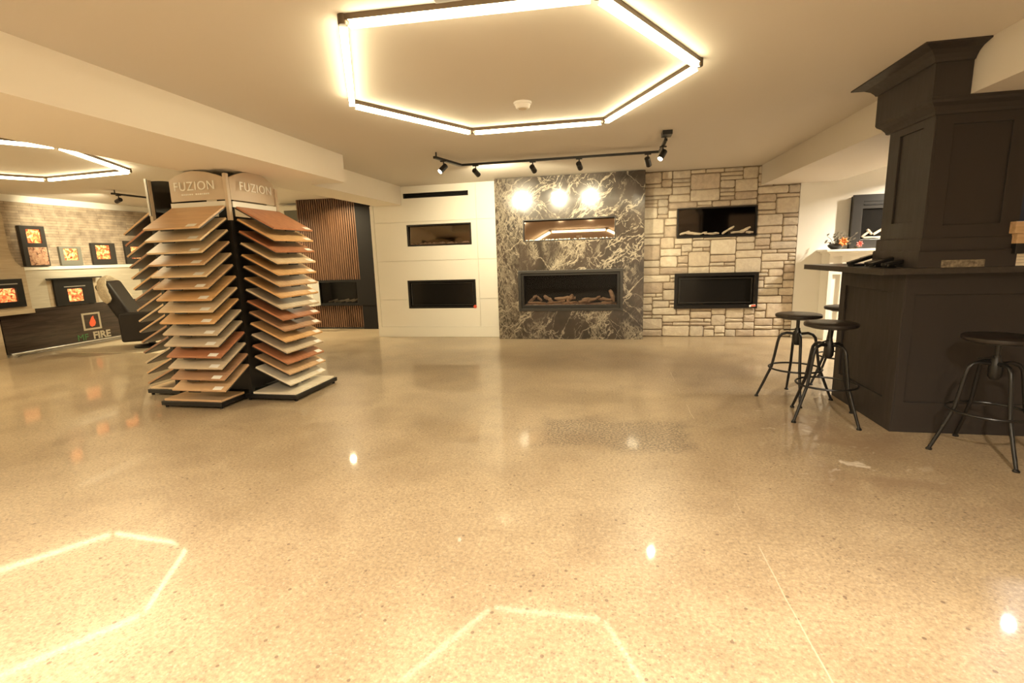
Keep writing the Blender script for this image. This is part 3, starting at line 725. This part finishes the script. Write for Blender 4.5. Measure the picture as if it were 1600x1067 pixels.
for k in range(n15):
    s_ = k/14; zf = 1.595+(.175-1.595)*s_
    xo = .045*s_; jt = lambda: rnd.uniform(-.007, .007)
    rise = .20-.03*s_
    board('front', k, F_keys[k], (-3.925+xo+jt(), TY0-.025), (0, -.325), (1, 0), .555, zf+rise, rise, 'front')
    zr = 1.59+(.13-1.59)*s_
    board('right', k, R_keys[k], (TX1+.025, 4.03+jt()), (.36, 0), (0, 1), .60, zr+rise, rise, 'right')
    board('left', k, L_keys[k], (TX0-.025, 4.58+jt()), (-.35, 0), (0, -1), .60, zr+rise, rise, 'left')
for nm_, key, bx in (('front', 'oak', (-4.04, -3.43, 3.68, 3.97)), ('right', 'crm', (-3.33, -2.875, 3.965, 4.63)), ('left', 'lt', (-4.58, -4.17, 4.04, 4.60))):
    o = MB().box(bx[0], bx[1], bx[2], bx[3], .0625, .082).build('flooring_sample', 'b_'+key, None, .002)
    setup_origin(o, ((bx[0]+bx[1])/2, (bx[2]+bx[3])/2, .0625))
    tag(o, '%s board lying flat in the %s bottom tray of the tower' % (BC[key][2], nm_), 'flooring sample', 'flat flooring samples in the tower trays')

# ------------------------------------------------------------------ left display wall (printed backdrop with fire screens)
X0 = XL+.0
t = thing('display_wall', 'printed fireplace-showroom backdrop wall with brick, cream and black areas', 'display', (X0, 6.8, 0))
MB().box(X0, X0+.03, 4.2, 8.9, 1.335, 2.31).build('brick_panel', 'brickprint', t)
MB().box(X0, X0+.034, 5.9, 7.93, .69, 1.335).build('pale_panel', 'creampanel', t)
MB().box(X0, X0+.036, 7.93, 8.9, .69, 1.335).build('dark_end_panel', 'grey', t)
MB().box(X0+.03, X0+.06, 5.99, 7.93, 1.285, 1.338).build('ledge', 'panelwhite', t, .003)
arc = [(5.865, 2.1), (5.865, 1.62), (5.885, 1.50), (5.92, 1.41), (5.99, 1.335), (6.015, 1.335), (6.015, .69), (4.2, .69), (4.2, 2.31), (5.80, 2.31)]
MB().prism(arc, 0, X0+.03, X0+.075).build('chimney_breast', 'printwood', t)
MB().box(X0+.03, X0+.13, 5.1, 6.01, .635, .70).build('hearth_ledge', 'printwood', t, .004)
MB().box(X0+.01, X0+.045, 5.60, 8.9, .05, .69).build('black_panel', 'darkprint', t)
MB().box(X0+.01, X0+.05, 4.2, 5.58, .0, .69).build('side_panel', 'printwood', t)
MB().tube([(X0+.075, 5.62, .045), (X0+.075, 8.6, .045)], .018, 10).build('bottom_rail', 'silver', t)
MB().box(X0+.04, X0+.14, 5.60, 5.66, 0, .035).build('foot', 'silver', t)
def insert(y0, y1, z0, z1, fy0, fy1, fz0, fz1, m='satin', fm='fire', lab=None, dx=.04, slot=True):
    p = MB().walls(y0, y1, z0, z1, 0, dx, [(fy0, fy1, fz0, fz1)]).build('fireplace_unit', m, t)
    # rotate the x-z slab into the y-z plane
    me = p.data; off = worldloc(t)
    for v in me.vertices:
        wv = Vector(v.co)+off; v.co = Vector((X0+.034+wv.y, wv.x, wv.z))-off
    if lab: p['label'] = lab
    MB().box(X0+.034, X0+.034+dx*.6, fy0, fy1, fz0, fz1).build('fire_screen', fm, p)
    return p
u1 = insert(6.04, 6.38, 1.345, 1.96, 6.12, 6.32, 1.70, 1.91, lab='tall charcoal unit with a fire above a pile of logs', dx=.06)
MB().box(X0+.096, X0+.10, 6.10, 6.36, 1.36, 1.635).build('log_store', 'logprint', u1)
insert(6.56, 6.90, 1.345, 1.65, 6.62, 6.84, 1.43, 1.62, 'grey')
insert(7.08, 7.50, 1.345, 1.715, 7.15, 7.40, 1.44, 1.68)
insert(7.69, 8.05, 1.345, 1.765, 7.80, 8.0, 1.44, 1.70)
u = insert(6.38, 7.0, .695, 1.12, 6.57, 6.81, .75, .96, 'black', lab='black fireplace unit under a thin black shelf')
MB().box(X0+.034, X0+.16, 6.30, 7.10, 1.125, 1.145).build('shelf', 'black', u, .002)
MB().box(X0+.075, X0+.08, 6.52, 6.86, .99, 1.005).build('handle', 'silver', u)
MB().box(X0+.034, X0+.038, 6.31, 6.38, .695, 1.12).build('side_trim', 'printwood', u); MB().box(X0+.034, X0+.038, 7.0, 7.08, .695, 1.12).build('side_trim', 'printwood', u)
u = insert(5.52, 5.93, .745, 1.165, 5.60, 5.83, .83, 1.03, 'black', dx=.075)
MB().box(X0+.11, X0+.114, 5.56, 5.86, 1.085, 1.10).build('handle', 'silver', u)
# logo
lf = MB().walls(6.73, 7.04, .235, .53, 0, .002, [(6.762, 7.008, .265, .50)]).build('logo_frame', 'lettergrey', t); off = worldloc(t)
for v in lf.data.vertices:
    wv = Vector(v.co)+off; v.co = Vector((X0+.0465+wv.y, wv.x, wv.z))-off
fp = [(6.875, .285), (6.925, .30), (6.95, .345), (6.945, .39), (6.93, .425), (6.925, .475), (6.89, .45), (6.865, .405), (6.84, .36), (6.845, .31)]
MB().prism(fp, 0, X0+.0455, X0+.048).build('logo_flame', 'flame', t)
text('MF', .15, .001, 'green', t, basis((X0+.048, 6.695, .075), (0, 1, 0), (0, 0, 1)), 'logo_lettering')
text('FIRE', .17, .001, 'lettergrey', t, basis((X0+.048, 7.02, .075), (0, 1, 0), (0, 0, 1)), 'logo_lettering', .006)
# rug
o = MB().box(-8.55, -5.6, 6.05, 8.1, 0, .008).build('rug', 'rug', None, .003); setup_origin(o, (-7.1, 7.0, 0)); tag(o, 'flat pale beige rug under the black recliner', 'rug')

# ------------------------------------------------------------------ recliner with sheepskin
def soft_box(name, m, parent, c, d, rot, lv=2, crease=0):
    mb = MB(); mb.cbox(c, d, rot); o = mb.build(name, m, parent, min(d)*.25, 4, True); return o
RC = Vector((-7.33, 6.62, 0)); RR = Matrix.Rotation(R(33), 3, 'Z')
t = thing('recliner_chair', 'black leather recliner facing away to the right beside the display wall', 'chair', RC)
def rl(p): return RC+RR @ Vector(p)
tilt = RR @ Matrix.Rotation(R(-24), 3, 'Y')
soft_box('backrest', 'leather', t, rl((-.33, 0, .76)), (.20, .58, .66), tilt)
soft_box('lumbar_cushion', 'leather', t, rl((-.24, 0, .60)), (.13, .46, .34), tilt)
soft_box('seat', 'leather', t, rl((.03, 0, .42)), (.54, .50, .17), RR)
for sy in (-1, 1): soft_box('armrest', 'leather', t, rl((.02, sy*.31, .37)), (.62, .13, .46), RR)
MB().lathe([(.24, 0), (.24, .02), (.10, .035), (.05, .05), (.05, .34)], (RC.x, RC.y, .008), 24).build('swivel_base', 'black', t)
soft_box('seat_frame', 'black', t, rl((.02, 0, .24)), (.56, .56, .16), RR)
def fleece_tube(pts, r, n=14, sq=.55):
    P = [Vector(p) for p in pts]; out = []
    for i in range(len(P)-1):
        for j in range(5): out.append(P[i].lerp(P[i+1], j/5))
    out.append(P[-1]); k = len(out)
    sm_ = out[:]
    for _ in range(4): sm_ = [sm_[0]]+[(sm_[i-1]+sm_[i]*2+sm_[i+1])/4 for i in range(1, k-1)]+[sm_[-1]]
    rs = [r*(.35 if i in (0, k-1) else .8 if i in (1, k-2) else 1) for i in range(k)]
    mb = MB().tube(sm_, rs, n, squash=sq)
    mb.v = [tuple(Vector(v)+noise.noise_vector(Vector(v)*30)*.014+noise.noise_vector(Vector(v)*90)*.006) for v in mb.v]
    return mb
tp = lambda y, u, dx=0: rl((0, 0, 0)) + (rl((-.33, 0, .76))-RC) + tilt @ Vector((dx, y, u))
pts = [tp(-.29, .02, -.06), tp(-.31, .18, -.03), tp(-.27, .31, 0), tp(-.12, .365, 0), tp(.08, .37, 0), tp(.24, .31, 0), tp(.30, .15, 0), tp(.30, -.02, .03)]
o = fleece_tube(pts, .085).build('sheepskin', 'fleece'); setup_origin(o, tp(0, .37)); tag(o, 'cream sheepskin draped over the top of the recliner back', 'sheepskin')
pts = [rl((.25, -.30, .58)), rl((.36, -.33, .50)), rl((.40, -.34, .34)), rl((.38, -.35, .20))]
o = fleece_tube(pts, .09, 14, .7).build('sheepskin', 'fleece'); setup_origin(o, rl((.38, -.35, .2))); tag(o, 'cream sheepskin hanging low behind the edge of the sample tower', 'sheepskin')

# ------------------------------------------------------------------ bar: base cabinet, counter, column
def frame_panel_y(x0, x1, z0, z1, y, ins, parent, th=.012):
    """face frame on a -y facing front with one recessed panel ins=(px0,px1,pz0,pz1)"""
    MB().walls(x0, x1, z0, z1, y-th, y, ins).build('face_frame', 'cabinet', parent, .002)
def frame_panel_x(y0, y1, z0, z1, x, ins, parent, th=.012):
    """face frame on a -x facing side"""
    mb = MB().walls(y0, y1, z0, z1, 0, th, ins); mb.v = [(x-th+v[1], v[0], v[2]) for v in mb.v]; mb.f = [tuple(reversed(q)) for q in mb.f]
    mb.build('face_frame', 'cabinet', parent, .002)
t = thing('bar_cabinet', 'charcoal panelled bar base under the thin dark counter', 'cabinet', (3.0, 4.1, 0))
MB().box(1.945, 4.4, 3.715, 4.62, 0, 1.094).build('body', 'cabinet', t)
frame_panel_y(1.945, 4.4, 0, 1.094, 3.715, [(2.0, 2.78, .215, .955), (2.90, 3.60, .215, .955), (3.72, 4.3, .215, .955)], t, .014)
frame_panel_x(3.701, 4.62, 0, 1.094, 1.945, [(3.83, 4.53, .215, .965)], t, .014)
o = MB().prism([(1.755, 3.615), (4.45, 3.615), (4.45, 4.80), (1.70, 4.80)], 2, 1.0945, 1.135).build('bar_countertop', 'counter', None, .003)
setup_origin(o, (3, 4.2, 1.0945)); tag(o, 'thin dark bar countertop overhanging the charcoal base', 'countertop')
t = thing('bar_column', 'charcoal panelled square column with crown moulding standing on the bar counter', 'column', (2.2, 3.9, 1.135))
CX0, CY0, CX1, CY1 = 1.968, 3.632, 2.47, 4.12
MB().box(CX0, CX1, CY0, CY1, 1.136, 2.149).build('shaft', 'cabinet', t)
MB().box(CX0, 2.089, CY0, CY1, 2.149, CE-.001).build('shaft_top', 'cabinet', t)
frame_panel_y(CX0, CX1, 1.325, 2.075, CY0, [(2.06, 2.37, 1.40, 2.0)], t, .013)
frame_panel_x(CY0-.013, CY1, 1.325, 2.075, CX0, [(3.735, 3.99, 1.43, 2.01)], t, .013)
def ring3(prof, name, y1=4.14, x1=2.47):
    """moulding: profile of (projection, z) swept round the left and front faces"""
    mb = MB(); vs = []; k = len(prof)
    for p, z in prof: vs += [(CX0-p, y1+p*.9, z), (CX0-p, CY0-p, z), (x1, CY0-p, z)]
    fs = []
    for i in range(k-1):
        for j in range(2): fs.append((i*3+j, i*3+j+1, (i+1)*3+j+1, (i+1)*3+j))
    vs += [(CX0, y1, prof[0][1]), (CX0, CY0, prof[0][1]), (x1, CY0, prof[0][1]), (CX0, y1, prof[-1][1]), (CX0, CY0, prof[-1][1]), (x1, CY0, prof[-1][1])]
    b = k*3; fs += [(0, b, b+1, 1), (1, b+1, b+2, 2), ((k-1)*3, (k-1)*3+1, b+4, b+3), ((k-1)*3+1, (k-1)*3+2, b+5, b+4)]
    fs.append(tuple([b]+[i*3 for i in range(k)]+[b+3])); fs.append(tuple([b+5]+[i*3+2 for i in range(k-1, -1, -1)]+[b+2]))
    mb.add(vs, fs); bm = bmesh.new(); o = mb.build(name, 'cabinet', t)
    bm.from_mesh(o.data); bmesh.ops.recalc_face_normals(bm, faces=bm.faces); bm.to_mesh(o.data); bm.free(); return o
ring3([(.03, 1.136), (.03, 1.235), (.024, 1.245)], 'base_moulding'); ring3([(.018, 1.245), (.018, 1.315), (.013, 1.325)], 'base_moulding')
ring3([(.013, 2.055), (.022, 2.06), (.027, 2.075), (.045, 2.10), (.068, 2.118), (.075, 2.132), (.075, 2.1495)], 'cove_moulding')
# frieze on the room side of the bulkhead
ring3([(.075, 2.15), (.075, 2.335)], 'frieze', x1=2.088)
ring3([(.075, 2.335), (.086, 2.338), (.092, 2.35), (.11, 2.372), (.14, 2.39), (.185, 2.402), (.205, 2.406), (.205, CE-.0005)], 'crown_moulding', x1=2.088)
# hatch wall right of the column
t = thing('serving_hatch', 'charcoal serving hatch wall with dark opening beside the column', 'cabinet', (3.4, 3.9, 1.135))
MB().box(2.471, 4.4, 3.66, 4.1, 2.0, 2.149).build('header', 'cabinet', t)
MB().box(2.471, 4.4, 3.64, 3.80, 1.136, 1.27).build('sill', 'cabinet', t)
MB().box(4.25, 4.4, 3.66, 4.1, 1.27, 2.0).build('end_post', 'cabinet', t)

o = MB().box(3.12, 5.38, 5.30, 5.42, 0, CE-.002).build('dark_backing', 'black', None, .003); setup_origin(o, (4.2, 5.36, 0)); tag(o, 'added black panel behind the serving hatch, for the dark kitchen', 'cabinet')  # added black sheet so the open hatch looks into darkness
# stools
def make_stool():
    t = thing('bar_stool', '', 'stool', (0, 0, 0), 'round-seat black metal bar stools')
    MB().lathe([(.150, .702), (.172, .708), (.176, .718), (.174, .730), (.165, .736), (.02, .733)], (0,0,0), 40).build('seat', 'seatwood', t)
    MB().lathe([(.13, .695), (.13, .702)], (0,0,0), 24).build('seat_plate', 'black', t)
    MB().tube([(0,0,.50), (0,0,.696)], .014, 12).build('screw_post', 'black', t)
    MB().lathe([(.022, .47), (.032, .49), (.034, .53), (.030, .575), (.020, .60), (.020, .615)], (0,0,0), 20).build('hub', 'black', t)
    MB().tube([(0, 0, .605), (-.11, -.03, .600)], .005, 8).build('lever', 'black', t)
    for k in range(4):
        a = k*math.pi/2; c, s = math.cos(a), math.sin(a); pr = [(.02, .565), (.08, .572), (.115, .560), (.135, .535), (.145, .49), (.162, .38), (.180, .275), (.20, .225), (.24, .12), (.283, .015)]
        lg_ = MB().tube([(r*c, r*s, z) for r, z in pr], [.0115]*8+[.011, .010], 10).build('leg', 'black', t); MB().lathe([(.017, 0), (.017, .008), (.010, .016)], (.285*c, .285*s, 0), 12).build('foot', 'black', lg_)
    MB().tube([(.200*math.cos(2*math.pi*i/36), .200*math.sin(2*math.pi*i/36), .27) for i in range(36)], .008, 8, closed=True).build('foot_ring', 'black', t)
    return t
proto = make_stool()
spots = [((1.575, 4.485), -8, 'black metal bar stool left of the bar, farther one of the overlapping pair'), ((1.615, 3.965), 28, 'black metal bar stool beside the left side of the bar base, nearest the cabinet corner'),
         ((2.29, 3.375), -4, 'black metal bar stool cut by the right edge, in front of the bar'), ((2.16, 5.02), 15, 'black metal bar stool mostly hidden behind the bar base')]
for i, ((x, y), a, lab) in enumerate(spots):
    o = proto if i == 0 else copy_tree(proto)
    o.location = (x, y, 0); o.rotation_euler.z = R(a); o['label'] = lab

# things on the counter
TOP = 1.135
def handset(x, y, rz, tilt_, L, lab, s=1):
    t = thing('card_terminal', lab, 'device', (x, y, TOP), 'slim black devices on the bar counter'); y += 0; TOPz = TOP+.004
    rot = Matrix.Rotation(R(rz), 3, 'Z') @ Matrix.Rotation(R(-tilt_), 3, 'Y')
    h = L*math.sin(R(tilt_))/2+.010
    soft_box('body', 'black', t, (x, y, TOPz+h+.006), (L, .055*s, .022), rot)
    soft_box('cradle', 'blackgloss', t, Vector((x, y, TOPz+.0125))+rot @ Vector((-L*.22, 0, 0))*.9, (L*.45, .065*s, .021), Matrix.Rotation(R(rz), 3, 'Z'))
    soft_box('screen', 'blackgloss', t, Vector((x, y, TOPz+h+.006))+rot @ Vector((L*.2, 0, .012)), (L*.4, .042*s, .004), rot)
handset(1.875, 4.18, 10, 16, .20, 'slim black device leaning up, leftmost on the bar counter')
handset(1.935, 4.05, 8, 14, .19, 'slim black device in the middle of the row on the bar counter')
handset(1.885, 3.90, 5, 15, .17, 'slim black device nearest the column base on the bar counter')
handset(1.89, 3.78, 5, 10, .13, 'short black device pressed against the left of the column base')
o = MB().cbox((2.185, 3.625-.045+.03, TOP+.024), (.235, .012, .047), Matrix.Rotation(R(3), 3, 'X')).build('stone_sample', 'slab', None, .003)
mv = o.data
for v in mv.vertices: v.co.y -= .022
setup_origin(o, (2.185, 3.585, TOP)); o.location.y = 3.597; tag(o, 'thin brown stone sample leaning on the column base on the counter', 'stone sample')
sx = 2.435
t = thing('tile_sample', 'stack of pale tile samples on the counter at the right edge', 'tile sample', (sx+.1, 3.6, TOP))
for i in range(4): MB().box(sx+.012-i*.003, sx+.24, 3.575-.004*i+.045, 3.64, TOP+.0005+i*.019, TOP+.018+i*.019).build('tile', 'crmtile' if 'crmtile' in M else 'b_crm', t, .001)
o = MB().box(sx+.005, sx+.25, 3.575, 3.638, TOP+.077, 1.272).build('dark_box', 'black', None, .002); setup_origin(o, (sx+.1, 3.6, TOP+.077)); tag(o, 'small black box between the pale tiles and the wood blocks', 'box')
o = MB().box(sx+.005, sx+.26, 3.575, 3.637, 1.2725, 1.333).build('wood_block', 'blockwood', None, .003); setup_origin(o, (sx+.1, 3.6, 1.2725)); tag(o, 'lower honey-coloured wood sample block at the right edge', 'wood sample', 'wood sample blocks beside the column')
o = MB().box(sx-.012, sx+.22, 3.570, 3.6355, 1.3335, 1.405).build('wood_block', 'blockwood', None, .003); setup_origin(o, (sx+.1, 3.6, 1.3335)); tag(o, 'upper pale wood sample block at the right edge', 'wood sample', 'wood sample blocks beside the column')

# ------------------------------------------------------------------ white mantel, insert and dried flowers
t = thing('fireplace_mantel', 'white panelled fireplace mantel against the right back wall', 'mantel', (3.5, 7.5, 0))
MB().box(2.86, 4.16, 7.32, 7.658, 1.205, 1.235).build('mantel_shelf', 'panelwhite', t, .005)
MB().box(2.90, 4.12, 7.36, 7.658, 1.180, 1.205).build('bed_moulding', 'panelwhite', t, .006)
for x in (2.93, 3.89):
    MB().walls(x, x+.20, 0, .96, 7.40, 7.43, [(x+.05, x+.15, .2, .90)]).build('pilaster', 'panelwhite', t, .003)
    MB().box(x, x+.20, 7.43, 7.658, 0, .96).build('pilaster_core', 'panelwhite', t)
    MB().box(x-.01, x+.21, 7.385, 7.40, 0, .14).build('plinth', 'panelwhite', t, .003)
    MB().walls(x, x+.20, .96, 1.18, 7.40, 7.43, [(x+.045, x+.155, 1.0, 1.145)]).build('capital', 'panelwhite', t, .003); MB().box(x, x+.2, 7.43, 7.658, .96, 1.18).build('capital_core', 'panelwhite', t)
MB().walls(3.13, 3.89, .94, 1.18, 7.405, 7.435, [(3.19, 3.83, .99, 1.14)]).build('header_panel', 'panelwhite', t, .003)
MB().box(3.13, 3.89, 7.435, 7.658, .94, 1.18).build('header_core', 'panelwhite', t)
MB().box(3.13, 3.89, 7.50, 7.6, 0, .94).build('firebox', 'inner', t)
t = thing('fireplace_insert', 'charcoal gas fireplace insert with logs standing on the white mantel', 'fireplace insert', (3.56, 7.6, 1.235))
MB().walls(3.22, 3.90, 1.236, 1.945, 7.54, 7.575, [(3.34, 3.78, 1.36, 1.76)]).build('frame', 'grey' if False else 'satin', t, .004)
MB().box(3.24, 3.88, 7.575, 7.655, 1.236, 1.93).build('housing', 'inner', t)
MB().box(3.35, 3.77, 7.532, 7.54, 1.805, 1.82).build('vent_slot', 'black', t); MB().box(3.35, 3.77, 7.535, 7.54, 1.85, 1.86).build('vent_slot', 'black', t)
MB().box(3.34, 3.78, 7.565, 7.568, 1.36, 1.76).build('glass', 'blackgloss', t)
for a, b, r in (((3.36, 7.555, 1.39), (3.46, 7.555, 1.47), .016), ((3.42, 7.555, 1.49), (3.48, 7.555, 1.42), .018), ((3.50, 7.555, 1.42), (3.64, 7.555, 1.51), .02), ((3.38, 7.555, 1.38), (3.70, 7.555, 1.38), .014)):
    stick(t, 'driftlog', a, b, r, .006)
t = thing('flower_arrangement', 'dark dried arrangement with orange and pink blossoms on the left of the mantel', 'flowers', (3.03, 7.43, 1.235))
MB().lathe([(.05, 0), (.085, .03), (.095, .055), (.07, .075)], (3.0, 7.43, 1.2365), 18).build('bowl', 'seatwood', t)
tw = MB()
for i in range(34):
    a = rnd.uniform(0, 6.28); l = rnd.uniform(.08, .20); c_ = Vector((3.02+rnd.uniform(-.05, .1), 7.43+rnd.uniform(-.03, .03), 1.29)); e_ = c_+Vector((math.cos(a)*l*.75, math.sin(a)*l*.3, rnd.uniform(.0, .15)))
    tw.tube([c_, c_.lerp(e_, .5)+Vector((0, 0, .02)), e_], [.004, .003, .002], 5)
    tw.add([e_, e_+Vector((.022, 0, .012)), e_+Vector((.03, .004, .035)), e_+Vector((-.002, .004, .02))], [(0, 1, 2, 3)])
tw.build('twigs', 'stem', t)
def blossom(c, r, m, k=7):
    mb = MB(); c = Vector(c)
    for i in range(k):
        a = 2*math.pi*i/k; d = Vector((math.cos(a), -.45, math.sin(a))); q = Vector((-math.sin(a), 0, math.cos(a)))
        mb.add([c, c+d*r*.55+q*r*.32, c+d*r, c+d*r*.55-q*r*.32, c+d*r*.6+Vector((0, -r*.25, 0))], [(0, 1, 4), (1, 2, 4), (2, 3, 4), (3, 0, 4), (0, 3, 2, 1)])
    mb.lathe([(r*.15, -r*.2), (r*.32, 0), (r*.15, r*.2)], c, 10); mb.build('blossom', m, t)
blossom((3.05, 7.35, 1.335), .065, 'orange'); blossom((3.245, 7.34, 1.30), .045, 'pink')
MB().tube([(3.20, 7.36, 1.26), (3.25, 7.37, 1.255), (3.29, 7.36, 1.26)], [.01, .016, .01], 8).build('seed_pod', 'stem', t)
